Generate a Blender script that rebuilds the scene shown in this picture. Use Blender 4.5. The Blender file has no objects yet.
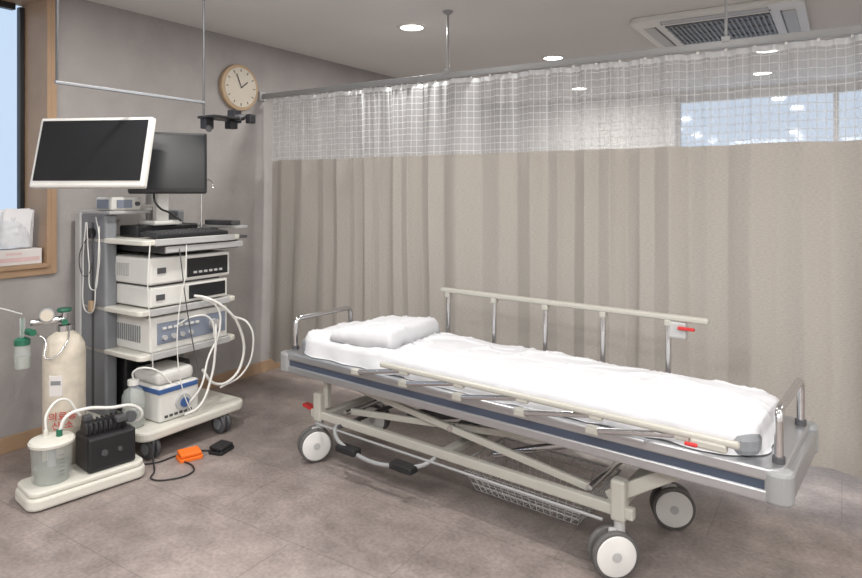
import bpy, bmesh, math, random
from mathutils import Vector, Matrix, noise
random.seed(4)
SC = bpy.context.scene
try:
    SC.view_settings.view_transform = 'Standard'
    SC.view_settings.look = 'None'
except Exception:
    pass

# ------------------------------------------------------------------ materials
def mat(name, col, rough=0.5, metal=0.0, var=0.06, vscale=12.0, bump=0.0, bscale=60.0,
        trans=0.0, alpha=1.0, coat=0.0, ior=1.45):
    m = bpy.data.materials.new(name); m.use_nodes = True
    nt = m.node_tree; b = nt.nodes['Principled BSDF']
    tc = nt.nodes.new('ShaderNodeTexCoord')
    nz = nt.nodes.new('ShaderNodeTexNoise'); nz.inputs['Scale'].default_value = vscale
    nz.inputs['Detail'].default_value = 4
    nt.links.new(tc.outputs['Object'], nz.inputs['Vector'])
    mx = nt.nodes.new('ShaderNodeMix'); mx.data_type = 'RGBA'
    mx.inputs[6].default_value = (*[c*(1-var) for c in col], 1)
    mx.inputs[7].default_value = (*[min(1, c*(1+var)) for c in col], 1)
    nt.links.new(nz.outputs['Fac'], mx.inputs[0])
    nt.links.new(mx.outputs[2], b.inputs['Base Color'])
    b.inputs['Roughness'].default_value = rough
    b.inputs['Metallic'].default_value = metal
    b.inputs['Transmission Weight'].default_value = trans
    b.inputs['Alpha'].default_value = alpha
    b.inputs['Coat Weight'].default_value = coat
    b.inputs['IOR'].default_value = ior
    if bump > 0:
        n2 = nt.nodes.new('ShaderNodeTexNoise'); n2.inputs['Scale'].default_value = bscale
        n2.inputs['Detail'].default_value = 6
        nt.links.new(tc.outputs['Object'], n2.inputs['Vector'])
        bp = nt.nodes.new('ShaderNodeBump'); bp.inputs['Strength'].default_value = bump
        bp.inputs['Distance'].default_value = 0.01
        nt.links.new(n2.outputs['Fac'], bp.inputs['Height'])
        nt.links.new(bp.outputs[0], b.inputs['Normal'])
    return m

def emit(name, col, s):
    m = bpy.data.materials.new(name); m.use_nodes = True
    nt = m.node_tree; nt.nodes.clear()
    e = nt.nodes.new('ShaderNodeEmission'); o = nt.nodes.new('ShaderNodeOutputMaterial')
    e.inputs[0].default_value = (*col, 1); e.inputs[1].default_value = s
    nt.links.new(e.outputs[0], o.inputs[0]); return m

M = {}
M['wall'] = mat('wall_paper_taupe', (0.325,0.305,0.297), 0.85, var=0.18, vscale=5, bump=0.25, bscale=40)
M['wallb'] = mat('wall_paint_light', (0.60,0.59,0.58), 0.85, var=0.05)
M['ceil'] = mat('ceiling_paint', (0.68,0.67,0.66), 0.9, var=0.03, vscale=3)
M['wood'] = mat('wood_trim', (0.34,0.225,0.14), 0.5, var=0.15, vscale=9)
M['woodl'] = mat('wood_pale', (0.42,0.30,0.19), 0.5, var=0.12, vscale=9)
M['white'] = mat('white_plastic', (0.64,0.635,0.61), 0.4)
M['cream'] = mat('cream_enamel', (0.60,0.585,0.53), 0.4)
M['beige'] = mat('beige_rail_plastic', (0.42,0.41,0.37), 0.4)
M['grey'] = mat('grey_plastic', (0.20,0.21,0.225), 0.45)
M['lgrey'] = mat('light_grey_plastic', (0.42,0.42,0.42), 0.45)
M['mgrey'] = mat('mid_grey_plastic', (0.27,0.275,0.28), 0.35)
M['dgrey'] = mat('dark_grey_plastic', (0.07,0.07,0.075), 0.5)
M['black'] = mat('black_plastic', (0.015,0.015,0.017), 0.4)
M['screen'] = mat('screen_glass', (0.016,0.017,0.019), 0.22)
M['rubber'] = mat('tyre_rubber', (0.10,0.097,0.095), 0.7)
M['wheel'] = mat('wheel_white', (0.66,0.655,0.64), 0.4)
M['alu'] = mat('brushed_aluminium', (0.50,0.51,0.53), 0.33, metal=0.85, var=0.05, vscale=40)
M['chrome'] = mat('chrome', (0.66,0.66,0.67), 0.16, metal=1.0, var=0.02)
M['navy'] = mat('navy_bumper', (0.055,0.070,0.105), 0.35)
M['sheet'] = mat('white_sheet_cotton', (0.61,0.615,0.64), 0.85, var=0.02, bump=0.15, bscale=25)
M['red'] = mat('red_plastic', (0.5,0.03,0.03), 0.4)
M['orange'] = mat('orange_plastic', (0.80,0.16,0.015), 0.45)
M['blue'] = mat('blue_plastic', (0.05,0.11,0.28), 0.4)
M['green'] = mat('green_plastic', (0.02,0.13,0.075), 0.4)
M['hose'] = mat('white_hose', (0.66,0.655,0.63), 0.4)
M['cyl'] = mat('worn_white_paint', (0.55,0.50,0.42), 0.5, var=0.35, vscale=16)
M['clear'] = mat('clear_plastic', (0.60,0.65,0.63), 0.12, alpha=0.30)
M['liquid'] = mat('liquid', (0.40,0.42,0.38), 0.2, alpha=0.65)
M['pink'] = mat('pink_carton', (0.58,0.42,0.42), 0.7, var=0.15, vscale=30)
M['carton'] = mat('white_carton', (0.60,0.575,0.565), 0.7, var=0.08)
M['paper'] = mat('paper_white', (0.66,0.66,0.68), 0.8, var=0.05, vscale=20)
M['bag'] = mat('plastic_bag', (0.72,0.74,0.78), 0.3, alpha=0.45, bump=0.5, bscale=30)
M['face'] = mat('clock_face', (0.55,0.50,0.42), 0.6)
M['panel'] = mat('instrument_panel', (0.20,0.23,0.29), 0.4)
M['lamp'] = emit('lamp_diffuser', (1.0,0.97,0.91), 9.0)
M['fill_glow'] = emit('fill_panel_glow', (1.0,0.98,0.95), 3.0)  # glow for the added fill panels, out of view

# floor tiles
def floor_mat():
    m = bpy.data.materials.new('vinyl_stone_tile'); m.use_nodes = True
    nt = m.node_tree; b = nt.nodes['Principled BSDF']
    tc = nt.nodes.new('ShaderNodeTexCoord')
    br = nt.nodes.new('ShaderNodeTexBrick')
    br.offset = 0.5; br.inputs['Scale'].default_value = 1.0
    br.inputs['Brick Width'].default_value = 0.92; br.inputs['Row Height'].default_value = 0.46
    br.inputs['Mortar Size'].default_value = 0.0022; br.inputs['Mortar Smooth'].default_value = 0.4
    br.inputs['Color1'].default_value = (0.252,0.212,0.198,1)
    br.inputs['Color2'].default_value = (0.232,0.195,0.183,1)
    br.inputs['Mortar'].default_value = (0.16,0.136,0.128,1)
    nt.links.new(tc.outputs['Object'], br.inputs['Vector'])
    mu = None
    for sc,det,amt in ((2.2,10,0.24),(8,9,0.20),(60,6,0.18)):
        n1 = nt.nodes.new('ShaderNodeTexNoise'); n1.inputs['Scale'].default_value = sc; n1.inputs['Detail'].default_value = det
        nt.links.new(tc.outputs['Object'], n1.inputs['Vector'])
        mr = nt.nodes.new('ShaderNodeMapRange'); mr.inputs[1].default_value=0.3; mr.inputs[2].default_value=0.7
        mr.inputs[3].default_value=1-amt; mr.inputs[4].default_value=1+amt
        nt.links.new(n1.outputs['Fac'], mr.inputs[0])
        if mu is None: mu = mr
        else:
            q = nt.nodes.new('ShaderNodeMath'); q.operation='MULTIPLY'
            nt.links.new(mu.outputs[0], q.inputs[0]); nt.links.new(mr.outputs[0], q.inputs[1]); mu = q
    vm = nt.nodes.new('ShaderNodeVectorMath'); vm.operation='SCALE'
    nt.links.new(br.outputs['Color'], vm.inputs[0]); nt.links.new(mu.outputs[0], vm.inputs['Scale'])
    nt.links.new(vm.outputs[0], b.inputs['Base Color'])
    b.inputs['Roughness'].default_value = 0.36
    return m
M['floor'] = floor_mat()

def cloth_mat():
    m = bpy.data.materials.new('curtain_linen'); m.use_nodes = True
    nt = m.node_tree; nt.nodes.remove(nt.nodes['Principled BSDF'])
    out = nt.nodes['Material Output']
    uv = nt.nodes.new('ShaderNodeUVMap'); mp = nt.nodes.new('ShaderNodeMapping')
    mp.inputs['Scale'].default_value = (60, 260, 1)
    nt.links.new(uv.outputs[0], mp.inputs[0])
    n = nt.nodes.new('ShaderNodeTexNoise'); n.inputs['Scale'].default_value = 1; n.inputs['Detail'].default_value = 3
    nt.links.new(mp.outputs[0], n.inputs['Vector'])
    cr = nt.nodes.new('ShaderNodeMix'); cr.data_type='RGBA'
    cr.inputs[6].default_value = (0.315,0.292,0.265,1); cr.inputs[7].default_value = (0.53,0.50,0.465,1)
    nt.links.new(n.outputs['Fac'], cr.inputs[0])
    d = nt.nodes.new('ShaderNodeBsdfDiffuse'); t = nt.nodes.new('ShaderNodeBsdfTranslucent')
    nt.links.new(cr.outputs[2], d.inputs[0]); nt.links.new(cr.outputs[2], t.inputs[0])
    mx = nt.nodes.new('ShaderNodeMixShader'); mx.inputs[0].default_value = 0.20
    nt.links.new(d.outputs[0], mx.inputs[1]); nt.links.new(t.outputs[0], mx.inputs[2])
    nt.links.new(mx.outputs[0], out.inputs[0]); return m

def net_mat():
    m = bpy.data.materials.new('curtain_mesh_net'); m.use_nodes = True
    nt = m.node_tree; nt.nodes.remove(nt.nodes['Principled BSDF'])
    out = nt.nodes['Material Output']
    uv = nt.nodes.new('ShaderNodeUVMap'); sp = nt.nodes.new('ShaderNodeSeparateXYZ')
    nt.links.new(uv.outputs[0], sp.inputs[0])
    res = []
    for i in (0,1):
        a = nt.nodes.new('ShaderNodeMath'); a.operation='DIVIDE'; a.inputs[1].default_value = 0.040
        f = nt.nodes.new('ShaderNodeMath'); f.operation='FRACT'
        l = nt.nodes.new('ShaderNodeMath'); l.operation='LESS_THAN'; l.inputs[1].default_value = 0.11
        nt.links.new(sp.outputs[i], a.inputs[0]); nt.links.new(a.outputs[0], f.inputs[0]); nt.links.new(f.outputs[0], l.inputs[0])
        res.append(l)
    mxx = nt.nodes.new('ShaderNodeMath'); mxx.operation='MAXIMUM'
    nt.links.new(res[0].outputs[0], mxx.inputs[0]); nt.links.new(res[1].outputs[0], mxx.inputs[1])
    mr = nt.nodes.new('ShaderNodeMapRange'); mr.inputs[3].default_value = 0.42; mr.inputs[4].default_value = 0.85
    nt.links.new(mxx.outputs[0], mr.inputs[0])
    tr = nt.nodes.new('ShaderNodeBsdfTransparent')
    d = nt.nodes.new('ShaderNodeBsdfDiffuse'); t = nt.nodes.new('ShaderNodeBsdfTranslucent')
    d.inputs[0].default_value=(0.62,0.63,0.64,1); t.inputs[0].default_value=(0.62,0.63,0.64,1)
    m1 = nt.nodes.new('ShaderNodeMixShader'); m1.inputs[0].default_value=0.45
    nt.links.new(d.outputs[0], m1.inputs[1]); nt.links.new(t.outputs[0], m1.inputs[2])
    m2 = nt.nodes.new('ShaderNodeMixShader')
    nt.links.new(mr.outputs[0], m2.inputs[0]); nt.links.new(tr.outputs[0], m2.inputs[1]); nt.links.new(m1.outputs[0], m2.inputs[2])
    nt.links.new(m2.outputs[0], out.inputs[0]); return m
def hem_mat():
    m = bpy.data.materials.new('curtain_white_hem'); m.use_nodes = True
    nt = m.node_tree; nt.nodes.remove(nt.nodes['Principled BSDF'])
    out = nt.nodes['Material Output']
    d = nt.nodes.new('ShaderNodeBsdfDiffuse'); t = nt.nodes.new('ShaderNodeBsdfTranslucent')
    d.inputs[0].default_value=(0.64,0.65,0.66,1); t.inputs[0].default_value=(0.64,0.65,0.66,1)
    m1 = nt.nodes.new('ShaderNodeMixShader'); m1.inputs[0].default_value=0.45
    nt.links.new(d.outputs[0], m1.inputs[1]); nt.links.new(t.outputs[0], m1.inputs[2])
    nt.links.new(m1.outputs[0], out.inputs[0]); return m
M['cloth'] = cloth_mat(); M['net'] = net_mat(); M['hem'] = hem_mat()
def glass_mat():
    m = bpy.data.materials.new('window_glass'); m.use_nodes = True
    nt = m.node_tree; nt.nodes.remove(nt.nodes['Principled BSDF']); out = nt.nodes['Material Output']
    tr = nt.nodes.new('ShaderNodeBsdfTransparent'); tr.inputs[0].default_value=(0.93,0.96,1,1)
    g = nt.nodes.new('ShaderNodeBsdfGlossy'); g.inputs['Roughness'].default_value=0.05
    m1 = nt.nodes.new('ShaderNodeMixShader'); m1.inputs[0].default_value=0.04
    nt.links.new(tr.outputs[0], m1.inputs[1]); nt.links.new(g.outputs[0], m1.inputs[2])
    nt.links.new(m1.outputs[0], out.inputs[0]); return m
M['glass'] = glass_mat()

# ------------------------------------------------------------------ builders
def link(o):
    SC.collection.objects.link(o); return o

def finish(bm, name, m, parent=None, bevel=0.0, smooth=False, seg=2):
    me = bpy.data.meshes.new(name)
    bmesh.ops.recalc_face_normals(bm, faces=bm.faces[:])
    bm.to_mesh(me); bm.free()
    o = link(bpy.data.objects.new(name, me))
    for mm in (m if isinstance(m, list) else [m]):
        me.materials.append(mm)
    if smooth:
        for p in me.polygons: p.use_smooth = True
    if bevel > 0:
        md = o.modifiers.new('bevel', 'BEVEL'); md.width = bevel; md.segments = seg
        md.limit_method = 'ANGLE'; md.angle_limit = math.radians(40)
        md.harden_normals = False
    if parent: o.parent = parent
    return o

def add_box(bm, c, s, rot=None):
    mtx = Matrix.Translation(Vector(c)) @ (rot if rot else Matrix.Identity(4)) @ Matrix.Diagonal((s[0], s[1], s[2], 1))
    return bmesh.ops.create_cube(bm, size=1, matrix=mtx)['verts']

def add_cyl(bm, p1, p2, r, seg=20, r2=None):
    p1 = Vector(p1); p2 = Vector(p2); d = p2-p1
    q = d.to_track_quat('Z', 'Y').to_matrix().to_4x4()
    mtx = Matrix.Translation((p1+p2)/2) @ q
    bmesh.ops.create_cone(bm, cap_ends=True, segments=seg, radius1=r, radius2=(r if r2 is None else r2), depth=d.length, matrix=mtx)

class G:
    """a named thing: an Empty plus part children"""
    def __init__(self, name, loc=(0,0,0), rz=0.0, world=False):
        self.e = link(bpy.data.objects.new(name, None)); self.e.location = loc
        self.e.rotation_euler = (0,0,rz); self.e.empty_display_size = 0.1
        self.off = Vector(loc) if world else Vector((0,0,0))
    def P(self, p): return Vector(p)-self.off
    def box(self, n, c, s, m, bevel=0.004, rot=None, seg=2):
        bm = bmesh.new(); add_box(bm, self.P(c), s, rot)
        return finish(bm, n, M[m], self.e, bevel, seg=seg)
    def bb(self, n, lo, hi, m, bevel=0.004, seg=2):
        c = [(a+b)/2 for a,b in zip(lo,hi)]; s = [abs(b-a) for a,b in zip(lo,hi)]
        return self.box(n, c, s, m, bevel, None, seg)
    def boxes(self, n, lst, m, bevel=0.0):
        bm = bmesh.new()
        for it in lst: add_box(bm, self.P(it[0]), it[1], it[2] if len(it)>2 else None)
        return finish(bm, n, M[m], self.e, bevel)
    def cyl(self, n, p1, p2, r, m, seg=24, bevel=0.0, r2=None):
        bm = bmesh.new(); add_cyl(bm, self.P(p1), self.P(p2), r, seg, r2)
        o = finish(bm, n, M[m], self.e, bevel, smooth=True)
        if not bevel:
            md = o.modifiers.new('es','EDGE_SPLIT'); md.split_angle = math.radians(40)
        return o
    def cyls(self, n, lst, m, seg=14):
        bm = bmesh.new()
        for p1,p2,r in lst: add_cyl(bm, self.P(p1), self.P(p2), r, seg)
        o = finish(bm, n, M[m], self.e, 0, smooth=True)
        md = o.modifiers.new('es','EDGE_SPLIT'); md.split_angle = math.radians(40)
        return o
    def tube(self, n, pts, r, m, smooth=True, cyclic=False, res=8):
        return tube(n, [self.P(p) for p in pts], r, m, self.e, smooth, cyclic, res)
    def lathe(self, n, c, prof, m, seg=36):
        bm = bmesh.new(); c = self.P(c); rings = []
        for r,z in prof:
            if r < 1e-5: rings.append([bm.verts.new((c.x,c.y,c.z+z))])
            else: rings.append([bm.verts.new((c.x+r*math.cos(2*math.pi*i/seg), c.y+r*math.sin(2*math.pi*i/seg), c.z+z)) for i in range(seg)])
        for a,b in zip(rings, rings[1:]):
            for i in range(seg):
                j=(i+1)%seg
                if len(a)==1 and len(b)==1: continue
                if len(a)==1: bm.faces.new((a[0], b[i], b[j]))
                elif len(b)==1: bm.faces.new((a[i], a[j], b[0]))
                else: bm.faces.new((a[i],a[j],b[j],b[i]))
        o = finish(bm, n, M[m], self.e, 0, smooth=True)
        md = o.modifiers.new('es','EDGE_SPLIT'); md.split_angle = math.radians(35)
        return o
    def slab(self, n, x0,x1,y0,y1,z0,z1, r, m, bevel=0.003):
        bm = bmesh.new(); pts=[]
        for cx,cy,a0 in ((x1-r,y1-r,0),(x0+r,y1-r,90),(x0+r,y0+r,180),(x1-r,y0+r,270)):
            for i in range(7):
                a = math.radians(a0+i*15); pts.append((cx+r*math.cos(a), cy+r*math.sin(a)))
        o = self.off
        lo=[bm.verts.new((p[0]-o.x,p[1]-o.y,z0-o.z)) for p in pts]; hi=[bm.verts.new((p[0]-o.x,p[1]-o.y,z1-o.z)) for p in pts]
        bm.faces.new(lo[::-1]); bm.faces.new(hi)
        k=len(pts)
        for i in range(k): bm.faces.new((lo[i],lo[(i+1)%k],hi[(i+1)%k],hi[i]))
        return finish(bm, n, M[m], self.e, bevel)

def tube(n, pts, r, m, parent=None, smooth=True, cyclic=False, res=8):
    cu = bpy.data.curves.new(n, 'CURVE'); cu.dimensions='3D'; cu.bevel_depth=r; cu.bevel_resolution=3
    cu.use_fill_caps=True; cu.resolution_u=res
    if smooth:
        s = cu.splines.new('BEZIER'); s.bezier_points.add(len(pts)-1)
        for bp,p in zip(s.bezier_points, pts):
            bp.co=p; bp.handle_left_type=bp.handle_right_type='AUTO'
    else:
        s = cu.splines.new('POLY'); s.points.add(len(pts)-1)
        for sp,p in zip(s.points, pts): sp.co=(*p,1)
    s.use_cyclic_u = cyclic
    cu.materials.append(M[m])
    o = link(bpy.data.objects.new(n, cu))
    if parent: o.parent=parent
    return o

def uhandle(pts_a, pts_b, z0, z1, r=0.035, n=6):
    """U handle path between two bases, rounded upper corners"""
    a=Vector((*pts_a,z0)); b=Vector((*pts_b,z0)); d=(b-a).normalized(); up=Vector((0,0,1))
    A=Vector((*pts_a,z1)); B=Vector((*pts_b,z1)); out=[a]
    for i in range(n+1):
        t=math.pi/2*i/n; out.append(A - up*r + d*r - d*r*math.cos(t) + up*r*math.sin(t))
    for i in range(n+1):
        t=math.pi/2*i/n; out.append(B - up*r - d*r + d*r*math.sin(t) + up*r*math.cos(t))
    out.append(b); return out

def simple_boxes(name, lst, m, bevel=0.0):
    bm = bmesh.new()
    for lo,hi in lst:
        add_box(bm, [(a+b)/2 for a,b in zip(lo,hi)], [b-a for a,b in zip(lo,hi)])
    return finish(bm, name, M[m], None, bevel)

# ------------------------------------------------------------------ room
XL, XR, YF, YB, ZC = -3.75, 2.6, -1.6, 7.7, 2.52
simple_boxes('floor', [((XL-0.3,YF-0.3,-0.1),(XR+0.3,YB+0.3,0))], 'floor')
simple_boxes('ceiling', [((XL-0.3,YF-0.3,ZC),(XR+0.3,YB+0.3,ZC+0.1))], 'ceil')
wy0, wy1, wz0, wz1 = 0.25, 1.87, 0.97, 2.49
simple_boxes('wall_left', [((XL-0.3,YF,0),(XL,wy0,ZC)), ((XL-0.3,wy1,0),(XL,YB,ZC)),
    ((XL-0.3,wy0,0),(XL,wy1,wz0)), ((XL-0.3,wy0,wz1),(XL,wy1,ZC))], 'wall')
bx0,bx1,bz0,bz1 = -1.62,1.4,1.1,2.46
simple_boxes('wall_back', [((XL-0.3,YB,0),(bx0,YB+0.25,ZC)), ((bx1,YB,0),(XR+0.3,YB+0.25,ZC)),
    ((bx0,YB,0),(bx1,YB+0.25,bz0)), ((bx0,YB,bz1),(bx1,YB+0.25,ZC))], 'wallb')
simple_boxes('wall_right', [((XR,YF,0),(XR+0.3,YB,ZC))], 'wallb')
simple_boxes('wall_front', [((XL-0.3,YF-0.3,0),(XR+0.3,YF,ZC))], 'wallb')
simple_boxes('baseboard_left', [((XL,YF,0),(XL+0.014,YB,0.085))], 'wood', 0.003)
simple_boxes('baseboard_back', [((XL+0.014,YB-0.014,0),(XR,YB,0.085))], 'wood', 0.003)
simple_boxes('baseboard_right', [((XR-0.014,YF,0),(XR,YB-0.014,0.085))], 'wood', 0.003)
# window lining + casing
simple_boxes('trim_1', [((XL-0.27,wy1-0.022,wz0),(XL+0.02,wy1,wz1)), ((XL-0.27,wy0,wz0),(XL+0.02,wy0+0.022,wz1)),
    ((XL-0.27,wy0+0.022,wz0),(XL+0.035,wy1-0.022,wz0+0.022)), ((XL-0.27,wy0+0.022,wz1-0.022),(XL+0.02,wy1-0.022,wz1)),
    ((XL,wy1,wz0-0.04),(XL+0.02,wy1+0.03,wz1+0.02)), ((XL,wy0-0.03,wz0-0.04),(XL+0.02,wy0,wz1+0.02)),
    ((XL,wy0,wz0-0.04),(XL+0.02,wy1,wz0))], 'wood', 0.002)
w1 = G('window_1')
xg = XL-0.25
w1.boxes('frame', [((xg,wy1-0.035,1.73),(0.04,0.026,1.45)), ((xg,wy0+0.035,1.73),(0.04,0.026,1.45)), ((xg,1.05,1.73),(0.04,0.04,1.45)),
    ((xg,1.05,wz0+0.04),(0.04,1.5,0.036)), ((xg,1.05,wz1-0.04),(0.04,1.5,0.036))], 'black', 0.003)
w1.bb('glass', (xg-0.004,wy0+0.03,wz0+0.03),(xg+0.004,wy1-0.03,wz1-0.03),'glass',0)
w2 = G('window_2')
w2.boxes('frame', [((x,YB+0.12,(bz0+bz1)/2),(0.05,0.05,bz1-bz0)) for x in (bx0+0.025,-0.05,bx1-0.025)] +
    [(((bx0+bx1)/2,YB+0.12,z),(bx1-bx0,0.05,0.05)) for z in (bz0+0.025,bz1-0.025)], 'lgrey', 0.003)
w2.bb('glass', (bx0+0.01,YB+0.116,bz0+0.01),(bx1-0.01,YB+0.124,bz1-0.01),'glass',0)

# downlights
lights = [(-2.48,3.62),(-2.05,5.1),(-0.64,6.85),(-2.43,6.8),(-0.5,5.75),
          (-2.45,1.85),(-0.75,1.75),(-2.45,0.1),(-0.75,0.1),(0.95,1.8),(0.95,0.1),(1.2,3.6)]
for i,(x,y) in enumerate(lights):
    g = G('ceiling_downlight', (x,y,ZC))
    g.lathe('trim_ring', (0,0,0), [(0.078,-0.001),(0.078,-0.010),(0.098,-0.010),(0.102,-0.004),(0.102,0.0)], 'white')
    g.cyl('diffuser', (0,0,-0.001),(0,0,-0.007),0.078,'lamp',32)
    ld = bpy.data.lights.new('downlight_lamp','AREA'); ld.shape='DISK'; ld.size=0.15
    ld.energy = 18 if y < 3 else 24
    if (x,y) == (-2.45,1.85): ld.energy = 22
    ld.color=(1.0,0.975,0.935)
    lo = link(bpy.data.objects.new('downlight_lamp', ld)); lo.location=(0,0,-0.014); lo.parent=g.e
# unseen panels added as fill light in the near part of the room
for (x,y) in ((-1.6,-0.75),(0.6,-0.75),(1.75,1.0)):
    g = G('added_fill_panel', (x,y,ZC))
    g.boxes('frame', [((0,0.31,-0.008),(1.24,0.02,0.016)),((0,-0.31,-0.008),(1.24,0.02,0.016)),((0.61,0,-0.008),(0.02,0.60,0.016)),((-0.61,0,-0.008),(0.02,0.60,0.016))],'white',0.002)
    g.bb('diffuser', (-0.60,-0.30,-0.010),(0.60,0.30,-0.004),'fill_glow',0)
    ld = bpy.data.lights.new('fill_panel_light','AREA'); ld.shape='RECTANGLE'; ld.size=1.18; ld.size_y=0.58
    ld.energy = 44; ld.color=(1.0,0.985,0.965)
    lo = link(bpy.data.objects.new('fill_panel_light', ld)); lo.location=(0,0,-0.018); lo.parent=g.e

# AC cassette
ac = G('ceiling_air_conditioner', (-0.68,4.72,ZC))
ac.slab('panel', -0.5,0.5,-0.5,0.5,-0.035,0.0,0.06,'white',0.008)
ac.bb('grille_recess', (-0.31,-0.31,-0.038),(0.31,0.31,-0.034),'dgrey',0)
ac.boxes('grille_slats', [((-0.30+0.03*i,0,-0.041),(0.012,0.60,0.006)) for i in range(21)]+[((0,-0.2+0.2*i,-0.042),(0.62,0.008,0.006)) for i in range(3)], 'grey')
ac.boxes('louver', [((0,0.41,-0.037),(0.62,0.07,0.006)),((0,-0.41,-0.037),(0.62,0.07,0.006)),((0.41,0,-0.037),(0.07,0.62,0.006)),((-0.41,0,-0.037),(0.07,0.62,0.006))],'lgrey',0.002)
ac.boxes('louver_gap', [((0,0.37,-0.036),(0.64,0.010,0.006)),((0,-0.37,-0.036),(0.64,0.010,0.006)),((0.37,0,-0.036),(0.010,0.64,0.006)),((-0.37,0,-0.036),(0.010,0.64,0.006))],'dgrey')

# ------------------------------------------------------------------ curtain + rail
CY = 3.43
rail = G('curtain_rail', (0,CY,0))
rail.boxes('track', [((-0.95,0,2.118),(5.58,0.022,0.032)),((-0.95,0,2.099),(5.58,0.034,0.006))],'mgrey',0.002)
rail.bb('wall_bracket', (XL+0.001,-0.03,2.08),(XL+0.02,0.03,2.15),'lgrey',0.003)
for i,x in enumerate((-2.076,-0.479,1.15)):
    rail.cyl('drop_pole_%d'%(i+1), (x,0,2.13),(x,0,ZC-0.005),0.007,'mgrey')
    rail.lathe('ceiling_flange_%d'%(i+1), (x,0,ZC), [(0,-0.02),(0.018,-0.02),(0.034,-0.004),(0.034,0),(0,0)],'mgrey')
    rail.box('clamp_%d'%(i+1), (x,0,2.14),(0.04,0.03,0.03),'mgrey',0.003)
rail.boxes('gliders', [((-3.6+0.13*i,0,2.09),(0.012,0.006,0.016)) for i in range(40)],'white')

def curtain():
    bm = bmesh.new(); uvl = bm.loops.layers.uv.new('UVMap')
    x0,x1 = -3.66, 1.75; n = 1500
    zs = [2.088,2.06,2.03,1.98,1.9,1.8,1.7,1.645,1.622,1.60,1.5,1.35,1.15,0.95,0.75,0.55,0.4,0.28,0.2,0.15,0.118]
    cols=[]; L=0; prev=None
    ph = 0.0
    for i in range(n+1):
        x = x0+(x1-x0)*i/n
        dens = 1/0.20*(1+0.75*noise.noise(Vector((x*1.3,3.3,0))))
        if x < -2.2: dens *= 1.35
        ph += (x1-x0)/n*dens*2*math.pi
        amp = 0.020+0.026*noise.noise(Vector((x*1.7,9.1,0)))
        col=[]
        for z in zs:
            k = 0.75+0.25*min(1,(2.09-z)/0.5)
            low = max(0,(1.5-z)/1.2)
            top = max(0,(z-1.55)/0.5)
            dy = amp*k*(1-0.2*low)*math.sin(ph+2.2*low*noise.noise(Vector((x*1.3,z*0.8,2))))
            dy += 0.011*top*math.sin(ph*2.7+1.3)
            dy += 0.018*k*math.sin(ph*0.43+1)+ 0.055*low*noise.noise(Vector((x*1.8,z*0.7,5)))
            dy += 0.016*noise.noise(Vector((x*5,z*0.6,11)))+0.006*noise.noise(Vector((x*11,z*0.8,31)))
            dx = 0.006*k*math.sin(2*ph)
            zz = z + (0.010*noise.noise(Vector((x*3,0,8))) if z<0.3 else 0)
            if 1.6<z<1.63: zz += 0.006*noise.noise(Vector((x*2.5,0,18)))
            col.append(bm.verts.new((x+dx, CY+dy, zz)))
        if prev: L += (col[10].co-prev[10].co).length
        cols.append((col,L)); prev=col
    for (a,la),(b,lb) in zip(cols,cols[1:]):
        for j in range(len(zs)-1):
            f = bm.faces.new((a[j],b[j],b[j+1],a[j+1]))
            zc=(zs[j]+zs[j+1])/2
            f.material_index = 2 if (zc>2.06) else (1 if zc>1.622 else 0)
            f.smooth=True
            for lp,(u,v) in zip(f.loops, ((la,zs[j]),(lb,zs[j]),(lb,zs[j+1]),(la,zs[j+1]))):
                lp[uvl].uv=(u,v)
    me=bpy.data.meshes.new('privacy_curtain'); bm.to_mesh(me); bm.free()
    for k in ('cloth','net','hem'): me.materials.append(M[k])
    return link(bpy.data.objects.new('privacy_curtain', me))
curtain()

# ------------------------------------------------------------------ wall clock
ck = G('wall_clock', (XL,3.20,2.153))
ck.cyl('case', (0.0,0,0),(0.035,0,0),0.17,'woodl',48,bevel=0.006)
ck.cyl('dial', (0.03,0,0),(0.038,0,0),0.145,'face',48)
ck.boxes('hour_marks', [((0.0395,0.125*math.sin(a),0.125*math.cos(a)),(0.002,0.006,0.02),Matrix.Rotation(-a,4,'X')) for a in [math.pi/6*i for i in range(12)]],'dgrey')
ck.box('hour_hand', (0.041,0.03,0.02),(0.002,0.008,0.08),'black',0,Matrix.Rotation(-0.9,4,'X'))
ck.box('minute_hand', (0.043,-0.02,0.045),(0.002,0.006,0.11),'black',0,Matrix.Rotation(0.4,4,'X'))

# ------------------------------------------------------------------ stretcher
bed = G('hospital_stretcher', (-1.306,2.618,0), math.radians(-5.57))
bed.slab('frame_lower_rail', -1.19,1.19,-0.285,0.285,0.432,0.470,0.05,'alu',0.006)
bed.slab('frame_stripe', -1.184,1.184,-0.279,0.279,0.470,0.498,0.045,'navy',0)
bed.slab('frame_upper_rail', -1.19,1.19,-0.285,0.285,0.498,0.54,0.05,'alu',0.008)
for sx in (-1,1):
    nm = 'foot' if sx>0 else 'head'
    for sy in (-1,1):
        bed.slab('end_bumper_%s_%s'%(nm,'near' if sy<0 else 'far'), min(sx*1.13,sx*1.215),max(sx*1.13,sx*1.215),min(sy*0.215,sy*0.295),max(sy*0.215,sy*0.295),0.43,0.535,0.036,'mgrey',0.012)
    bed.slab('end_crossbar_'+nm, min(sx*1.17,sx*1.212),max(sx*1.17,sx*1.212),-0.24,0.24,0.44,0.52,0.018,'alu',0.008)
bed.slab('mattress', -1.11,1.11,-0.25,0.25,0.541,0.612,0.06,'grey',0.02)
for sx,nm in ((-1,'head'),(1,'foot')):
    bed.tube('push_handle_'+nm, uhandle((sx*1.165,-0.215),(sx*1.165,0.20),0.50,0.705), 0.0135,'chrome',smooth=False)
    bed.cyls('push_handle_collars_'+nm, [((sx*1.165,y,0.535),(sx*1.165,y,0.56),0.019) for y in (-0.215,0.20)],'dgrey')
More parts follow.
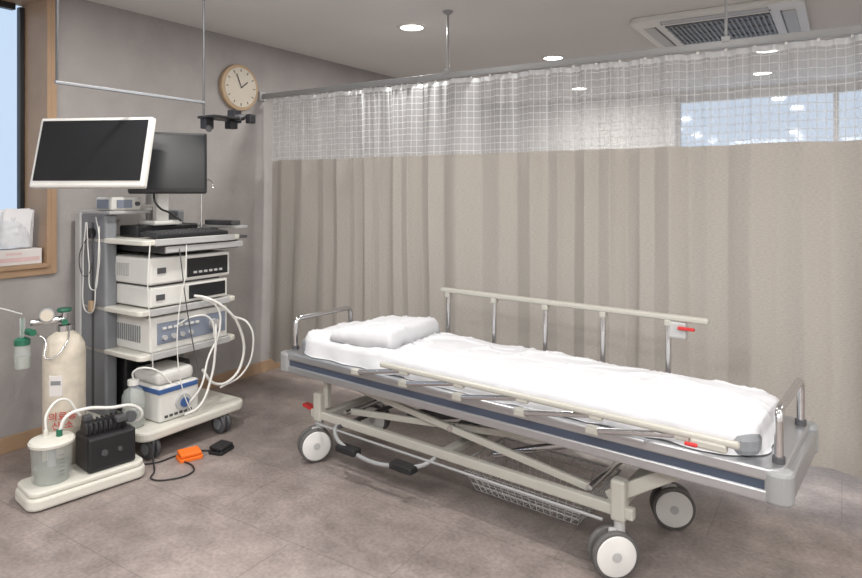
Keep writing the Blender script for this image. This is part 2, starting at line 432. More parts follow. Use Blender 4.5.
def sheet():
    bm=bmesh.new(); hl,hw,r = 1.115,0.262,0.13; top=0.632; rb=0.032
    nx,ny=300,130; ex=0.11
    def sdf(x,y):
        qx,qy=abs(x)-hl+r, abs(y)-hw+r
        d=math.hypot(max(qx,0),max(qy,0))+min(max(qx,qy),0)-r
        if qx>0 and qy>0:
            l=math.hypot(qx,qy); g=(qx/l,qy/l)
        elif qx>qy: g=(1,0)
        else: g=(0,1)
        return d,(g[0]*math.copysign(1,x),g[1]*math.copysign(1,y))
    vs=[]
    for i in range(nx+1):
        row=[]
        for j in range(ny+1):
            x=-(hl+ex)+2*(hl+ex)*i/nx; y=-(hw+ex)+2*(hw+ex)*j/ny
            d,g=sdf(x,y)
            w = noise.noise(Vector((x*3,y*3,0)))*0.007 + 0.008*noise.noise(Vector((x*2+y*6,y*2-x*1.5,4)))
            w += 0.008*max(0,noise.noise(Vector((x*7+y*6,y*9-x*3,7))))
            # long creases
            c1 = abs(noise.noise(Vector((x*4-y*5,y*4+x*2,17))))
            w += 0.010*max(0,1-c1/0.10)**2
            c2 = abs(noise.noise(Vector((x*2.2+y*3,y*7-x*1.2,37))))
            w += 0.008*max(0,1-c2/0.07)**2
            crown = 0.008*(1-(y/hw)**2) if abs(y)<hw else 0
            if d<-rb: row.append(bm.verts.new((x,y,top+w+crown)))
            else:
                s=min(d+rb, ex*0.98+rb*0.9 + 0.015*noise.noise(Vector((x*4,y*4,3))))
                bx,by=x-g[0]*(d+rb), y-g[1]*(d+rb)
                if s<rb*math.pi/2:
                    a=s/rb; o=rb*math.sin(a); z=top-rb*(1-math.cos(a))
                else:
                    o=rb; z=top-rb-(s-rb*math.pi/2)
                fl = max(0,(top-z)-0.03)
                o += fl*0.10 + fl*0.4*noise.noise(Vector((bx*9,by*9,1)))
                row.append(bm.verts.new((bx+g[0]*o,by+g[1]*o,max(z,0.5435)+w*(1-min(1,s/(rb*2)))+crown*0.2)))
        vs.append(row)
    for i in range(nx):
        for j in range(ny):
            bm.faces.new((vs[i][j],vs[i+1][j],vs[i+1][j+1],vs[i][j+1]))
    return finish(bm,'bed_sheet',M['sheet'],bed.e,0,smooth=True)
sheet()
def pillow():
    bm=bmesh.new(); nx,ny=56,60; hl,hw=0.20,0.225
    cx,cy,z0=-0.69,-0.01,0.636
    R=Matrix.Rotation(math.radians(4),4,'Z')
    for side in (1,-1):
        vs=[]
        for i in range(nx+1):
            row=[]
            for j in range(ny+1):
                u=-1+2*i/nx; v=-1+2*j/ny
                e=max(0,1-abs(u)**14)**0.4*max(0,1-abs(v)**14)**0.4
                slope = 0.75+0.25*u
                h=(0.092*slope if side>0 else 0.0)*e + 0.007*noise.noise(Vector((u*3,v*3,side)))*e
                if side>0:
                    h += 0.006*max(0,noise.noise(Vector((u*5+v*3,v*5,9))))*e
                    h += 0.008*max(0,1-abs(noise.noise(Vector((u*1.5+v,v*2-u,29))))/0.08)**2*e
                p=R@Vector((u*hl*(1-0.03*(v*v)),v*hw*(1-0.03*u*u),0))
                row.append(bm.verts.new((cx+p.x,cy+p.y,z0+0.006*(side>0)+h)))
            vs.append(row)
        for i in range(nx):
            for j in range(ny): bm.faces.new((vs[i][j],vs[i+1][j],vs[i+1][j+1],vs[i][j+1]))
    bmesh.ops.remove_doubles(bm,verts=bm.verts[:],dist=0.0065)
    return finish(bm,'pillow',M['sheet'],bed.e,0,smooth=True)
pillow()
# raised far rail
xs=[-0.543+0.297*i for i in range(5)]
bed.box('raised_rail_bar', (0.11,0.335,0.85),(1.40,0.034,0.026),'beige',0.009,seg=3)
bed.cyls('raised_rail_posts', [((x,0.33,0.52),(x,0.335,0.84),0.012) for x in xs],'chrome')
bed.boxes('raised_rail_sockets', [((x,0.318,0.52),(0.05,0.05,0.05)) for x in xs]+[((x,0.335,0.826),(0.032,0.034,0.03)) for x in xs],'beige',0.006)
bed.boxes('raised_rail_base', [((0.05,0.303,0.522),(1.45,0.03,0.03))],'beige',0.006)
bed.box('raised_rail_latch', (0.685,0.335,0.80),(0.075,0.03,0.075),'lgrey',0.010)
bed.box('raised_rail_release', (0.725,0.313,0.812),(0.07,0.016,0.014),'red',0.004)
# folded near rail
xb=[-0.60+0.297*i for i in range(5)]
bed.box('folded_rail_bar', (0.33,-0.345,0.612),(1.50,0.024,0.024),'beige',0.009,seg=3)
bed.boxes('folded_rail_base', [((0.05,-0.303,0.540),(1.45,0.028,0.016))],'alu',0.005)
bed.cyls('folded_rail_posts', [((x,-0.322,0.540),(x+0.32,-0.34,0.604),0.011) for x in xb],'chrome')
bed.boxes('folded_rail_sockets', [((x,-0.318,0.540),(0.05,0.034,0.028)) for x in xb]+[((x+0.32,-0.343,0.600),(0.05,0.024,0.024)) for x in xb],'beige',0.006)
bed.box('folded_rail_latch', (0.99,-0.345,0.594),(0.11,0.03,0.030),'beige',0.008)
bed.box('folded_rail_release', (0.94,-0.362,0.588),(0.04,0.012,0.012),'red',0.004)
# chassis
wx=(-0.96,0.65); wyy=0.225
bed.boxes('chassis_side_beams', [((-0.155,s*wyy,0.235),(1.72,0.032,0.042)) for s in (-1,1)],'beige',0.006)
bed.boxes('chassis_cross_beams', [((x,0,0.235),(0.05,0.45,0.045)) for x in (-0.92,0.62)]+[((-0.15,0,0.235),(0.05,0.43,0.035))],'beige',0.006)
bed.boxes('caster_columns', [((x,s*wyy,0.275),(0.055,0.05,0.15)) for x in wx for s in (-1,1)],'beige',0.01)
arms=[]
def arm(x0,z0,x1,z1,y,t=0.030,w=0.02):
    L=math.hypot(x1-x0,z1-z0); a=-math.atan2(z1-z0,x1-x0)
    return (((x0+x1)/2,y,(z0+z1)/2),(L,w,t),Matrix.Rotation(a,4,'Y'))
for s in (-1,1):
    arms += [arm(-0.80,0.415,0.52,0.265,s*0.185), arm(-0.80,0.265,0.52,0.415,s*0.155)]
bed.boxes('scissor_arms', arms,'beige',0.004)
bed.boxes('foot_links', [arm(0.60,0.26,0.86,0.43,s*0.20,0.05,0.03) for s in (-1,1)]+[arm(-0.93,0.27,-0.93,0.43,s*0.20,0.03,0.03) for s in (-1,1)],'beige',0.005)
bed.cyls('scissor_shafts', [((x,-0.20,z),(x,0.20,z),0.013) for x,z in ((-0.80,0.415),(-0.80,0.268),(0.52,0.268),(0.52,0.415),(-0.14,0.34),(0.86,0.42))],'chrome')
bed.boxes('under_deck_rails', [((0,s*0.17,0.42),(1.9,0.03,0.024)) for s in (-1,1)],'dgrey',0.003)
bed.cyl('hydraulic_cylinder', (-0.55,0.02,0.25),(-0.12,0.02,0.36),0.028,'dgrey')
bed.cyl('hydraulic_rod', (-0.12,0.02,0.36),(0.15,0.02,0.425),0.013,'chrome')
bed.cyl('gas_strut', (0.1,-0.05,0.38),(0.75,-0.05,0.42),0.014,'dgrey')
bed.cyl('gas_strut_2', (0.05,-0.12,0.25),(0.45,-0.12,0.40),0.016,'chrome')
bed.boxes('crank_linkage', [arm(-0.3,0.29,0.1,0.40,-0.1,0.02,0.012),arm(0.2,0.27,0.5,0.38,0.08,0.02,0.012)],'dgrey',0.002)
bed.tube('brake_rod', [(-0.95,-0.262,0.20),(-0.4,-0.262,0.20),(0.6,-0.262,0.20)],0.006,'mgrey',smooth=False)
# pedals
bed.tube('pump_pedal_bar', [(-0.82,-0.2,0.23),(-0.80,-0.27,0.20),(-0.62,-0.31,0.145),(-0.36,-0.30,0.15),(-0.2,-0.25,0.20),(-0.2,-0.2,0.23)],0.010,'mgrey')
bed.slab('pump_pedal_pad', -0.73,-0.60,-0.34,-0.28,0.138,0.166,0.012,'black',0.004)
bed.slab('release_pedal_pad', -0.38,-0.25,-0.34,-0.28,0.148,0.176,0.012,'black',0.004)
bed.cyl('pedal_shaft', (-0.79,-0.25,0.215),(-0.79,0.20,0.215),0.011,'dgrey')
bed.box('brake_pedal_red', (-1.055,-0.20,0.245),(0.10,0.04,0.016),'red',0.004,Matrix.Rotation(0.15,4,'Y'))
bed.box('brake_pedal_arm', (-1.00,-0.20,0.238),(0.05,0.02,0.016),'dgrey',0.002)
def caster(g,x,y,yaw,r=0.086,tag='',ztop=0.21):
    c=math.cos(yaw); s=math.sin(yaw)
    off=Vector((c,s,0))*-0.025; ax=Vector((-s,c,0))
    cen=Vector((x,y,r))+off
    for k,sg in enumerate((-1,1)):
        a=cen+ax*sg*0.013; b=cen+ax*sg*0.036
        g.cyl('wheel_tyre_%s%d'%(tag,k+1), a,b,r,'rubber',40,bevel=0.006)
        g.cyl('wheel_disc_%s%d'%(tag,k+1), a+ax*sg*0.002,b+ax*sg*0.003,r*0.86,'wheel',36,bevel=0.004)
        g.cyl('wheel_hub_%s%d'%(tag,k+1), b,b+ax*sg*0.007,r*0.20,'lgrey',20)
    rotz=Matrix.Rotation(yaw,4,'Z')
    g.box('fork_%s'%tag, Vector((x,y,r+0.045))+off*0.5,(0.06,0.022,0.085),'lgrey',0.008,rotz)
    g.cyl('stem_%s'%tag, (x,y,r+0.07),(x,y,ztop),0.020,'lgrey')
caster(bed,-0.96,-wyy,math.radians(62),tag='a')
caster(bed,0.65,-wyy,math.radians(44),tag='b')
caster(bed,-0.96,wyy,math.radians(20),tag='c')
caster(bed,0.67,wyy,math.radians(210),tag='d')
def basket():
    bx0,bx1,by0,by1,zt,zb=-0.08,0.50,-0.20,0.16,0.205,0.085
    L=[]
    n=16
    for z in (zt,zt-0.03,zt-0.06,zt-0.09,zb):
        k=(zt-z)/(zt-zb)*0.05
        a=[(bx0+k,by0+k,z),(bx1-k,by0+k,z),(bx1-k,by1-k,z),(bx0+k,by1-k,z)]
        for i in range(4): L.append((a[i],a[(i+1)%4],0.0045 if z==zt else 0.0019))
    for i in range(n+1):
        x=bx0+(bx1-bx0)*i/n; xb_=bx0+0.05+(bx1-bx0-0.1)*i/n
        L += [((x,by0,zt),(xb_,by0+0.05,zb),0.0019),((x,by1,zt),(xb_,by1-0.05,zb),0.0019),((xb_,by0+0.05,zb),(xb_,by1-0.05,zb),0.0019)]
    for i in range(9):
        y=by0+(by1-by0)*i/8; yb_=by0+0.05+(by1-by0-0.1)*i/8
        L += [((bx0,y,zt),(bx0+0.05,yb_,zb),0.0019),((bx1,y,zt),(bx1-0.05,yb_,zb),0.0019),((bx0+0.05,yb_,zb),(bx1-0.05,yb_,zb),0.0019)]
    for x in (bx0+0.02,bx1-0.02):
        for y in (by0,by1): L.append(((x,y,zt),(x,y,0.225),0.004))
    bed.cyls('wire_basket', L,'lgrey',8)
basket()

# ------------------------------------------------------------------ endoscopy cart
ct = G('endoscopy_cart', (-3.38,2.3,0), 0, world=True)
ct.slab('base', -3.70,-2.98,1.94,2.62,0.105,0.155,0.07,'cream',0.012)
for i,(x,y) in enumerate(((-3.04,2.02),(-3.02,2.46),(-3.62,2.02),(-3.62,2.52))):
    for s in (-1,1):
        ct.cyl('caster_wheel_%d%s'%(i,'a' if s>0 else 'b'), (x,y+s*0.008,0.055),(x,y+s*0.030,0.055),0.055,'dgrey',28,bevel=0.006)
        ct.cyl('caster_cap_%d%s'%(i,'a' if s>0 else 'b'), (x,y+s*0.030,0.055),(x,y+s*0.033,0.055),0.030,'grey',24)
    ct.box('caster_fork_%d'%i, (x,y,0.08),(0.05,0.05,0.05),'grey',0.01)
ct.bb('side_column_left', (-3.69,1.99,0.15),(-3.40,2.06,1.27),'grey',0.012)
ct.bb('side_column_left_edge', (-3.70,1.982,0.15),(-3.64,2.06,1.275),'lgrey',0.010)
ct.bb('side_column_left_groove', (-3.53,1.986,0.2),(-3.51,1.992,1.22),'dgrey',0)
ct.bb('side_column_right', (-3.69,2.55,0.15),(-3.55,2.60,1.27),'grey',0.010)
ct.bb('back_panel', (-3.70,2.06,0.15),(-3.67,2.55,1.1),'dgrey',0.004)
def shelf(n,z,x1=-3.08,y0=1.99,y1=2.63,t=0.028):
    ct.slab(n,-3.66,x1,y0,y1,z-t,z,0.04,'cream',0.006)
    ct.bb(n+'_front_lip',(x1-0.012,y0+0.06,z-t-0.004),(x1+0.006,y1-0.06,z+0.004),'lgrey',0.004)
shelf('shelf_lower',0.525); shelf('shelf_middle',0.76); shelf('shelf_upper',1.135,x1=-3.04)
ct.bb('keyboard_drawer', (-3.5,2.12,1.055),(-3.06,2.62,1.10),'dgrey',0.006)
ct.bb('drawer_front', (-3.062,2.12,1.06),(-3.045,2.64,1.095),'lgrey',0.004)
ct.slab('side_tray_top', -3.40,-3.05,2.58,2.69,1.17,1.185,0.02,'lgrey',0.003)
ct.slab('side_tray_bottom', -3.40,-3.05,2.60,2.69,1.11,1.125,0.02,'dgrey',0.003)
ct.bb('side_tray_box', (-3.35,2.60,1.186),(-3.1,2.67,1.215),'dgrey',0.005)
ct.bb('side_tray_post', (-3.3,2.61,1.11),(-3.27,2.64,1.18),'dgrey',0.003)
# light source (lower)
ct.bb('light_source', (-3.56,2.06,0.526),(-3.10,2.57,0.715),'white',0.010)
ct.bb('light_source_panel', (-3.101,2.10,0.565),(-3.094,2.55,0.68),'panel',0.003)
ct.cyls('light_source_knobs', [((-3.095,2.14+0.055*i,0.60),(-3.08,2.14+0.055*i,0.60),0.014) for i in range(4)]+[((-3.095,2.46,0.62),(-3.065,2.46,0.62),0.030)],'lgrey')
ct.boxes('light_source_keys', [((-3.092,2.14+0.035*i,0.65),(0.006,0.022,0.012)) for i in range(7)],'white')
ct.boxes('light_source_vents', [((-3.45+0.02*i,2.058,0.62),(0.008,0.006,0.09)) for i in range(14)],'grey')
# video processors
ct.bb('video_processor_lower', (-3.55,2.06,0.768),(-3.10,2.57,0.878),'white',0.010)
ct.bb('video_processor_lower_display', (-3.102,2.30,0.785),(-3.094,2.55,0.862),'screen',0.003)
ct.bb('video_processor_lower_feet', (-3.5,2.1,0.759),(-3.14,2.53,0.77),'dgrey',0)
ct.bb('video_processor_upper', (-3.55,2.05,0.89),(-3.09,2.58,1.035),'white',0.012)
ct.bb('video_processor_upper_display', (-3.093,2.28,0.91),(-3.085,2.56,1.015),'screen',0.003)
ct.boxes('processor_buttons', [((-3.083,2.33+0.035*i,0.935),(0.006,0.02,0.012)) for i in range(6)],'lgrey')
ct.boxes('processor_ports', [((-3.088,2.12,0.965),(0.008,0.05,0.03)),((-3.098,2.12,0.82),(0.008,0.05,0.03))],'dgrey')
ct.boxes('processor_feet', [((-3.32,2.3,0.885),(0.40,0.45,0.014))],'dgrey')
ct.boxes('processor_vents', [((-3.5+0.02*i,2.048,0.965),(0.008,0.006,0.07)) for i in range(12)],'lgrey')
# keyboard
ct.box('keyboard', (-3.14,2.31,1.155),(0.17,0.46,0.022),'black',0.005,Matrix.Rotation(0.08,4,'Y'))
ct.boxes('keyboard_keys', [((-3.20+0.03*i,2.11+0.0265*j,1.171-0.0024*i),(0.022,0.020,0.008)) for i in range(5) for j in range(16)],'dgrey')
ct.bb('remote_box', (-3.45,2.1,1.136),(-3.28,2.5,1.20),'black',0.008)
# top plinth + vital signs unit
ct.bb('top_cap', (-3.69,1.99,1.265),(-3.36,2.35,1.285),'lgrey',0.006)
ct.bb('vital_signs_box', (-3.52,2.0,1.286),(-3.36,2.18,1.36),'white',0.012)
ct.bb('vital_signs_display', (-3.361,2.03,1.30),(-3.355,2.12,1.345),'panel',0.002)
ct.cyls('vital_signs_knob', [((-3.36,2.15,1.322),(-3.345,2.15,1.322),0.012)],'dgrey')
ct.boxes('vital_signs_side_panel', [((-3.44,1.998,1.322),(0.11,0.006,0.05))],'panel',0.002)
# monitor posts
ct.cyl('monitor_post', (-3.42,2.27,1.13),(-3.42,2.27,1.56),0.022,'lgrey')
ct.lathe('monitor_foot', (-3.42,2.27,1.285), [(0,0.03),(0.03,0.03),(0.08,0.008),(0.085,0),(0,0)],'white')
ct.bb('monitor_stand_bracket', (-3.34,2.23,1.20),(-3.29,2.31,1.42),'white',0.012)
ct.bb('monitor_stand_base', (-3.40,2.18,1.20),(-3.24,2.36,1.225),'white',0.008)
ct.tube('bracket_cable', [(-3.28,2.20,1.40),(-3.22,2.18,1.32),(-3.25,2.30,1.26),(-3.22,2.34,1.22)],0.006,'black')
ct.tube('monitor_arm', [(-3.42,2.27,1.50),(-3.34,2.10,1.52),(-3.22,1.95,1.54),(-3.08,1.82,1.57)],0.018,'white')
ct.tube('monitor_arm_2', [(-3.42,2.27,1.54),(-3.34,2.30,1.56),(-3.20,2.27,1.57)],0.018,'dgrey')
def monitor(name,cen,nrm,w,h,tilt,bez,mbez,standoff=0.03):
    n=Vector((nrm[0],nrm[1],0)).normalized()
    yaw=math.atan2(n.y,n.x)
    R=Matrix.Rotation(yaw,4,'Z')@Matrix.Rotation(-tilt,4,'Y')
    C=Vector(cen)
    def pp(x,y,z): return C+(R@Vector((x,y,z)))
    g=ct
    g.box(name+'_housing', pp(-0.012,0,0),(0.04,w,h),mbez,0.010,R)
    g.box(name+'_back', pp(-0.045,0,-0.01),(0.04,w*0.6,h*0.6),mbez,0.012,R)
    g.box(name+'_screen', pp(0.010,0,bez*0.4),(0.003,w-2*bez,h-2.8*bez),'screen',0.001,R)
    g.box(name+'_mount', pp(-0.07,0,0),(0.03,0.1,0.1),'dgrey',0.004,R)
monitor('main_monitor',(-3.057,1.72,1.583),(0.43,-0.90),0.59,0.355,math.radians(14),0.018,'white')
monitor('second_monitor',(-3.18,2.225,1.552),(0.80,-0.60),0.41,0.345,math.radians(4),0.014,'black')
ct.cyl('scope_pole', (-3.25,2.50,1.13),(-3.25,2.50,1.45),0.005,'chrome')
ct.tube('scope_hook', [(-3.25,2.50,1.43),(-3.22,2.51,1.46),(-3.18,2.52,1.45),(-3.17,2.52,1.41)],0.004,'chrome')
# lower bay
ct.bb('power_unit', (-3.62,2.08,0.156),(-3.36,2.30,0.48),'black',0.01)
ct.bb('isolation_transformer', (-3.62,2.33,0.156),(-3.38,2.52,0.36),'dgrey',0.01)
ct.bb('flushing_pump', (-3.32,2.08,0.156),(-3.05,2.33,0.345),'white',0.014)
ct.bb('flushing_pump_top', (-3.31,2.09,0.345),(-3.07,2.32,0.42),'white',0.03,seg=3)
ct.bb('flushing_pump_band', (-3.30,2.075,0.31),(-3.045,2.32,0.335),'blue',0.003)
ct.cyls('flushing_pump_rotor', [((-3.05,2.22,0.24),(-3.03,2.22,0.24),0.045)],'lgrey')
ct.cyls('flushing_pump_rotor_cap', [((-3.03,2.22,0.24),(-3.022,2.22,0.24),0.026)],'blue')
ct.boxes('flushing_pump_keys', [((-3.047,2.12+0.03*i,0.185),(0.006,0.018,0.012)) for i in range(6)],'dgrey')
ct.lathe('water_bottle', (-3.14,1.99,0.158), [(0,0),(0.052,0),(0.056,0.01),(0.056,0.16),(0.044,0.19),(0.024,0.205),(0.024,0.22),(0,0.22)],'clear')
ct.lathe('water_bottle_water', (-3.14,1.99,0.160), [(0,0.002),(0.050,0.002),(0.051,0.10),(0,0.10)],'liquid')
ct.lathe('water_bottle_cap', (-3.14,1.99,0.375), [(0,0),(0.029,0),(0.029,0.026),(0,0.028)],'white')
# hoses/cables
ct.tube('hose_1', [(-3.09,2.33,0.80),(-3.03,2.36,0.79),(-2.99,2.46,0.72),(-2.99,2.57,0.58),(-3.0,2.60,0.40),(-3.01,2.52,0.29),(-3.03,2.42,0.29),(-3.06,2.36,0.38)],0.008,'hose')
ct.tube('hose_2', [(-3.07,2.46,0.62),(-3.02,2.42,0.60),(-3.0,2.40,0.48),(-3.0,2.37,0.33),(-2.99,2.28,0.20),(-3.0,2.2,0.18)],0.007,'hose')
ct.tube('hose_3', [(-3.06,2.36,0.78),(-3.02,2.42,0.74),(-3.01,2.44,0.60),(-3.01,2.36,0.45),(-3.0,2.30,0.30),(-3.03,2.24,0.22)],0.006,'hose')
ct.tube('hose_4', [(-3.14,1.99,0.40),(-3.12,1.98,0.45),(-3.06,2.04,0.46),(-3.03,2.14,0.36)],0.005,'hose')
ct.tube('hose_5', [(-3.08,2.60,0.64),(-3.0,2.64,0.60),(-2.98,2.66,0.45),(-3.0,2.60,0.31),(-3.02,2.45,0.26)],0.006,'hose')
ct.tube('hose_6', [(-3.08,2.22,0.66),(-3.02,2.27,0.70),(-3.0,2.36,0.68),(-3.0,2.40,0.55)],0.005,'hose')
ct.tube('cable_side_1', [(-3.55,1.97,1.22),(-3.50,1.955,1.0),(-3.46,1.955,0.85),(-3.42,1.96,0.95),(-3.41,1.96,1.15),(-3.46,1.97,1.25)],0.003,'hose')
ct.tube('cable_side_2', [(-3.56,1.97,1.22),(-3.56,1.955,0.95),(-3.50,1.955,0.72),(-3.44,1.96,0.90),(-3.44,1.98,1.2)],0.003,'hose')
ct.tube('cable_side_3', [(-3.52,1.97,1.16),(-3.60,1.955,1.02),(-3.54,1.955,0.92),(-3.46,1.955,1.05),(-3.50,1.97,1.16)],0.003,'dgrey')
ct.boxes('cable_plug', [((-3.48,1.955,0.76),(0.03,0.02,0.06))],'woodl',0.004)
ct.tube('cable_keyboard', [(-3.06,2.2,1.13),(-3.03,2.2,1.0),(-3.02,2.22,0.8),(-3.03,2.26,0.62),(-3.02,2.3,0.4)],0.003,'dgrey')
ct.tube('cable_keyboard_2', [(-3.04,2.24,1.10),(-3.02,2.22,0.95),(-3.02,2.18,0.75),(-3.02,2.17,0.5),(-3.01,2.2,0.3),(-3.0,2.25,0.17)],0.003,'hose')
ct.tube('cable_front', [(-3.04,2.02,1.12),(-3.03,2.0,0.9),(-3.04,2.03,0.6),(-3.06,2.05,0.45)],0.003,'hose')
ct.cyls('side_speaker', [((-3.52,1.99,1.16),(-3.52,1.97,1.16),0.028)],'black')

# ceiling-hung rail with camera bracket
cr = G('ceiling_hung_equipment_rail', (-2.854,1.83,0), 0, world=True)
cr.cyl('pole_1', (-2.854,1.454,1.86),(-2.854,1.454,ZC-0.002),0.006,'dgrey')
cr.cyl('pole_2', (-2.854,2.21,1.80),(-2.854,2.21,ZC-0.002),0.006,'dgrey')
cr.boxes('crossbar', [((-2.854,1.83,1.865),(0.014,0.77,0.014))],'grey',0.003)
cr.boxes('flanges', [((-2.854,1.454,ZC-0.006),(0.06,0.06,0.01)),((-2.854,2.21,ZC-0.006),(0.06,0.06,0.01))],'lgrey',0.003)
cr.boxes('bracket', [((-2.80,2.28,1.785),(0.14,0.20,0.014)),((-2.84,2.22,1.755),(0.05,0.05,0.06)),((-2.79,2.36,1.80),(0.06,0.05,0.07)),((-2.73,2.42,1.79),(0.04,0.04,0.05)),((-2.78,2.33,1.75),(0.05,0.05,0.04))],'black',0.004)
cr.cyls('bracket_lens', [((-2.77,2.40,1.80),(-2.74,2.34,1.79),0.018),((-2.84,2.24,1.74),(-2.80,2.20,1.72),0.016)],'dgrey')

# ------------------------------------------------------------------ oxygen cylinder
ox = G('oxygen_cylinder', (-3.228,1.68,0))
ox.lathe('tank', (0,0,0), [(0,0.0),(0.086,0.0),(0.094,0.012),(0.094,0.60),(0.089,0.64),(0.071,0.68),(0.045,0.70),(0.030,0.71),(0.030,0.735),(0,0.735)],'cyl')
ox.lathe('collar', (0,0,0.70), [(0,0.0),(0.034,0),(0.034,0.035),(0,0.035)],'chrome')
ox.cyl('valve_body', (0,0,0.73),(0,0,0.805),0.016,'chrome')
ox.lathe('valve_handwheel', (0,0,0.80), [(0,0),(0.030,0.0),(0.034,0.008),(0.030,0.018),(0,0.018)],'green',16)
ox.cyl('regulator_body', (-0.0,0,0.765),(-0.04,-0.14,0.765),0.016,'chrome')
ox.cyl('outlet_cap', (0,0,0.755),(0.045,-0.02,0.755),0.014,'green')
ox.cyl('pressure_gauge', (-0.012,-0.075,0.795),(0.018,-0.092,0.797),0.034,'mgrey',28,bevel=0.003)
ox.cyl('pressure_gauge_dial', (0.017,-0.0914,0.797),(0.020,-0.093,0.7971),0.027,'face',28)
ox.cyl('flowmeter_tube', (-0.05,-0.17,0.69),(-0.05,-0.17,0.79),0.013,'clear')
ox.cyl('flowmeter_core', (-0.05,-0.17,0.69),(-0.05,-0.17,0.79),0.005,'green')
ox.cyl('flowmeter_knob', (-0.04,-0.15,0.725),(0.01,-0.15,0.725),0.016,'green')
ox.lathe('humidifier_bottle', (-0.05,-0.17,0.555), [(0,0),(0.032,0),(0.034,0.01),(0.034,0.10),(0.022,0.125),(0,0.125)],'clear')
ox.lathe('humidifier_water', (-0.05,-0.17,0.558), [(0,0),(0.030,0),(0.031,0.05),(0,0.05)],'liquid')
ox.lathe('humidifier_cap', (-0.05,-0.17,0.665), [(0,0),(0.034,0),(0.034,0.025),(0.018,0.035),(0,0.035)],'green')
ox.tube('oxygen_hose', [(-0.05,-0.17,0.81),(-0.10,-0.27,0.85),(-0.2,-0.44,0.84),(-0.30,-0.6,0.80)],0.004,'lgrey')
ox.tube('oxygen_hose_2', [(-0.03,-0.13,0.72),(0.02,-0.10,0.68),(0.06,-0.11,0.60),(0.09,-0.04,0.66),(0.05,0.0,0.74)],0.004,'chrome')
ox.boxes('label', [((0.090*math.cos(math.radians(-50)),0.090*math.sin(math.radians(-50)),0.46),(0.010,0.06,0.10),Matrix.Rotation(math.radians(-50),4,'Z'))],'carton',0.002)
ox.boxes('label_stripe', [((0.0955*math.cos(math.radians(-50)),0.0955*math.sin(math.radians(-50)),0.475),(0.001,0.045,0.02),Matrix.Rotation(math.radians(-50),4,'Z'))],'grey')
td = bpy.data.curves.new('tank_text','FONT'); td.body='의료용\n산 소'; td.size=0.044; td.extrude=0.0008; td.align_x='CENTER'
td.materials.append(M['red'])
to = link(bpy.data.objects.new('tank_text',td)); to.parent=ox.e
ang=math.radians(-32); to.location=(0.097*math.cos(ang),0.097*math.sin(ang),0.30); to.rotation_euler=(math.radians(90),0,ang+math.pi/2)

# ------------------------------------------------------------------ suction unit
su = G('suction_pump', (-3.0,1.66,0), math.radians(-9))
su.slab('tray', -0.115,0.115,-0.27,0.245,0.006,0.06,0.05,'cream',0.012)
su.slab('tray_top_rim', -0.108,0.108,-0.262,0.237,0.06,0.085,0.045,'cream',0.008)
su.boxes('tray_feet', [((x,y,0.004),(0.03,0.03,0.008)) for x in (-0.08,0.08) for y in (-0.2,0.2)],'black')
su.lathe('canister', (-0.0,-0.145,0.086), [(0,0),(0.074,0),(0.078,0.006),(0.086,0.17),(0,0.17)],'clear',40)
su.lathe('canister_inner', (-0.0,-0.145,0.088), [(0,0),(0.068,0),(0.072,0.06),(0,0.06)],'liquid',40)
su.cyl('canister_float_tube', (0.0,-0.145,0.12),(0.0,-0.145,0.25),0.018,'lgrey')
su.boxes('canister_scale', [((0.0815+0.0004*i,-0.13,0.125+0.018*i),(0.001,0.02,0.002)) for i in range(6)],'dgrey')
su.lathe('canister_lid', (-0.0,-0.145,0.252), [(0,0),(0.092,0),(0.094,0.012),(0.088,0.020),(0.05,0.028),(0,0.030)],'cream',40)
su.cyl('lid_port_1', (0.02,-0.12,0.275),(0.02,-0.12,0.31),0.013,'green')
su.cyl('lid_port_2', (-0.03,-0.16,0.275),(-0.03,-0.16,0.305),0.010,'cream')
su.bb('motor_housing', (-0.085,-0.02,0.086),(0.085,0.20,0.25),'black',0.014)
su.cyl('motor_head', (0.0,-0.01,0.265),(0.0,0.17,0.265),0.042,'black')
su.boxes('motor_fins', [((0,0.0+0.022*i,0.265),(0.10,0.006,0.075)) for i in range(8)],'black')
su.boxes('motor_caps', [((0.05,0.14,0.30),(0.04,0.05,0.03)),((-0.04,0.02,0.31),(0.04,0.04,0.03))],'dgrey',0.006)
su.cyls('motor_knobs', [((0.085,0.05,0.17),(0.097,0.05,0.17),0.014),((0.085,0.12,0.17),(0.095,0.12,0.17),0.010)],'dgrey')
su.cyls('vacuum_gauge', [((0.03,0.19,0.29),(0.055,0.19,0.295),0.026)],'dgrey')
su.tube('suction_hose', [(0.02,-0.12,0.30),(0.02,-0.09,0.36),(0.02,-0.02,0.375),(0.03,0.10,0.355),(0.03,0.22,0.33),(0.03,0.25,0.28),(0.0,0.21,0.24)],0.008,'hose')
su.tube('suction_hose_2', [(-0.03,-0.16,0.30),(-0.04,-0.15,0.38),(-0.06,-0.08,0.42),(-0.07,0.0,0.32)],0.006,'hose')

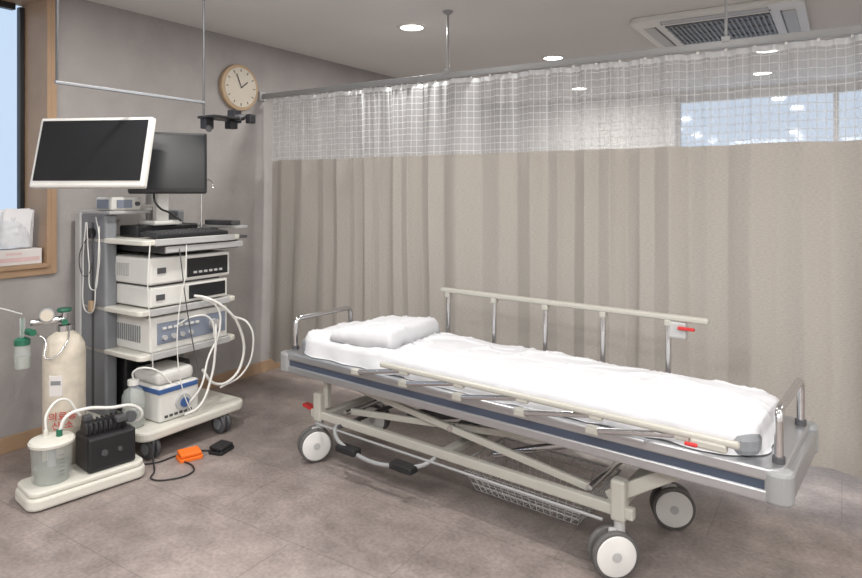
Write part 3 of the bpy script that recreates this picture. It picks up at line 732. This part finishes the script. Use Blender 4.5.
# ------------------------------------------------------------------ foot pedals
fp = G('foot_pedal', (-2.865,2.13,0), math.radians(-20))
fp.slab('base', -0.045,0.045,-0.06,0.06,0.0,0.018,0.015,'orange',0.003)
fp.box('treadle', (0,0,0.032),(0.080,0.105,0.018),'orange',0.005,Matrix.Rotation(0.10,4,'Y'))
fp2 = G('foot_pedal.001', (-2.80,2.28,0), math.radians(15))
fp2.slab('base', -0.045,0.045,-0.06,0.06,0.0,0.018,0.015,'black',0.003)
fp2.box('treadle', (0,0,0.030),(0.078,0.105,0.016),'black',0.005,Matrix.Rotation(0.10,4,'Y'))
fc = G('foot_pedal_cable', (-2.8,2.0,0), 0, world=True)
fc.tube('cable', [(-2.84,2.08,0.006),(-2.76,2.07,0.006),(-2.70,2.02,0.006),(-2.72,1.92,0.006),(-2.80,1.87,0.006),(-2.87,1.93,0.006),(-2.92,1.96,0.02),(-3.0,2.0,0.10)],0.004,'black')
fc.tube('cable_2', [(-2.84,2.25,0.006),(-2.90,2.20,0.006),(-2.94,2.10,0.006),(-2.95,2.0,0.006),(-3.02,1.93,0.005),(-3.2,1.90,0.005)],0.004,'black')

# ------------------------------------------------------------------ window sill items
zs_=wz0+0.022
b1 = G('glove_box', (-3.82,1.72,zs_))
b1.bb('carton', (-0.06,-0.115,0),(0.06,0.115,0.085),'carton',0.003)
b1.boxes('label', [((0.0605,0.0,0.03),(0.002,0.20,0.022)),((0.0605,-0.03,0.062),(0.002,0.08,0.012))],'pink',0)
b1.bb('opening', (-0.03,-0.07,0.0845),(0.03,0.07,0.087),'dgrey',0)
b2 = G('glove_box.001', (-3.83,1.46,zs_))
b2.bb('carton', (-0.06,-0.125,0),(0.06,0.125,0.085),'pink',0.003)
b2.bb('label', (0.0595,-0.10,0.02),(0.062,0.10,0.065),'carton',0)
b2.bb('opening', (-0.03,-0.07,0.0845),(0.03,0.07,0.087),'dgrey',0)
# upright papers in clear plastic pouches leaning on each other
for nm,(px_,py_),hh,sd in (('paper_stack',(-3.82,1.72),0.215,3),('paper_stack.001',(-3.83,1.50),0.20,8)):
    pg = G(nm,(px_,py_,zs_+0.088))
    random.seed(sd); sheets=[]
    for i in range(7):
        h=hh*random.uniform(0.80,1.0); wd=random.uniform(0.13,0.165); t=random.uniform(-0.10,0.10)
        R=Matrix.Rotation(random.uniform(-0.16,0.16),4,'Z')@Matrix.Rotation(t,4,'X')@Matrix.Rotation(random.uniform(0.0,0.12),4,'Y')
        sheets.append(((-0.035+0.011*i,random.uniform(-0.012,0.012),h/2+0.008),(0.003,wd,h),R))
    pg.boxes('sheets', sheets,'paper',0.0006)
    bm=bmesh.new(); nx,ny=22,26; W,Hh=0.175,hh*0.93
    for side in (1,-1):
        vs=[[bm.verts.new((side*(0.012+0.040*max(0,1-(2*i/nx-1)**2)**0.5*(1-0.5*j/ny))+0.008*noise.noise(Vector((i*0.25,j*0.25,sd+side))),
              -W/2+W*i/nx+0.006*noise.noise(Vector((j*0.3,i*0.1,sd))), 0.002+Hh*j/ny+0.010*(j/ny)*noise.noise(Vector((i*0.4,1,sd))))) for j in range(ny+1)] for i in range(nx+1)]
        for i in range(nx):
            for j in range(ny): bm.faces.new((vs[i][j],vs[i+1][j],vs[i+1][j+1],vs[i][j+1]))
    finish(bm,'plastic_pouch',M['bag'],pg.e,0,smooth=True)

# ------------------------------------------------------------------ world + camera
w = bpy.data.worlds.new('daylight_sky'); SC.world=w; w.use_nodes=True
bg=w.node_tree.nodes['Background']; bg.inputs[0].default_value=(0.66,0.78,0.92,1); bg.inputs[1].default_value=1.1

cd=bpy.data.cameras.new('camera'); cam=link(bpy.data.objects.new('camera',cd))
cam.location=(0,0,1.4); cam.rotation_euler=(math.radians(90),0,math.radians(32.7))
cd.sensor_width=36; cd.sensor_fit='HORIZONTAL'; cd.lens=640/862*36; cd.shift_y=-99/862; cd.clip_start=0.05
SC.camera=cam
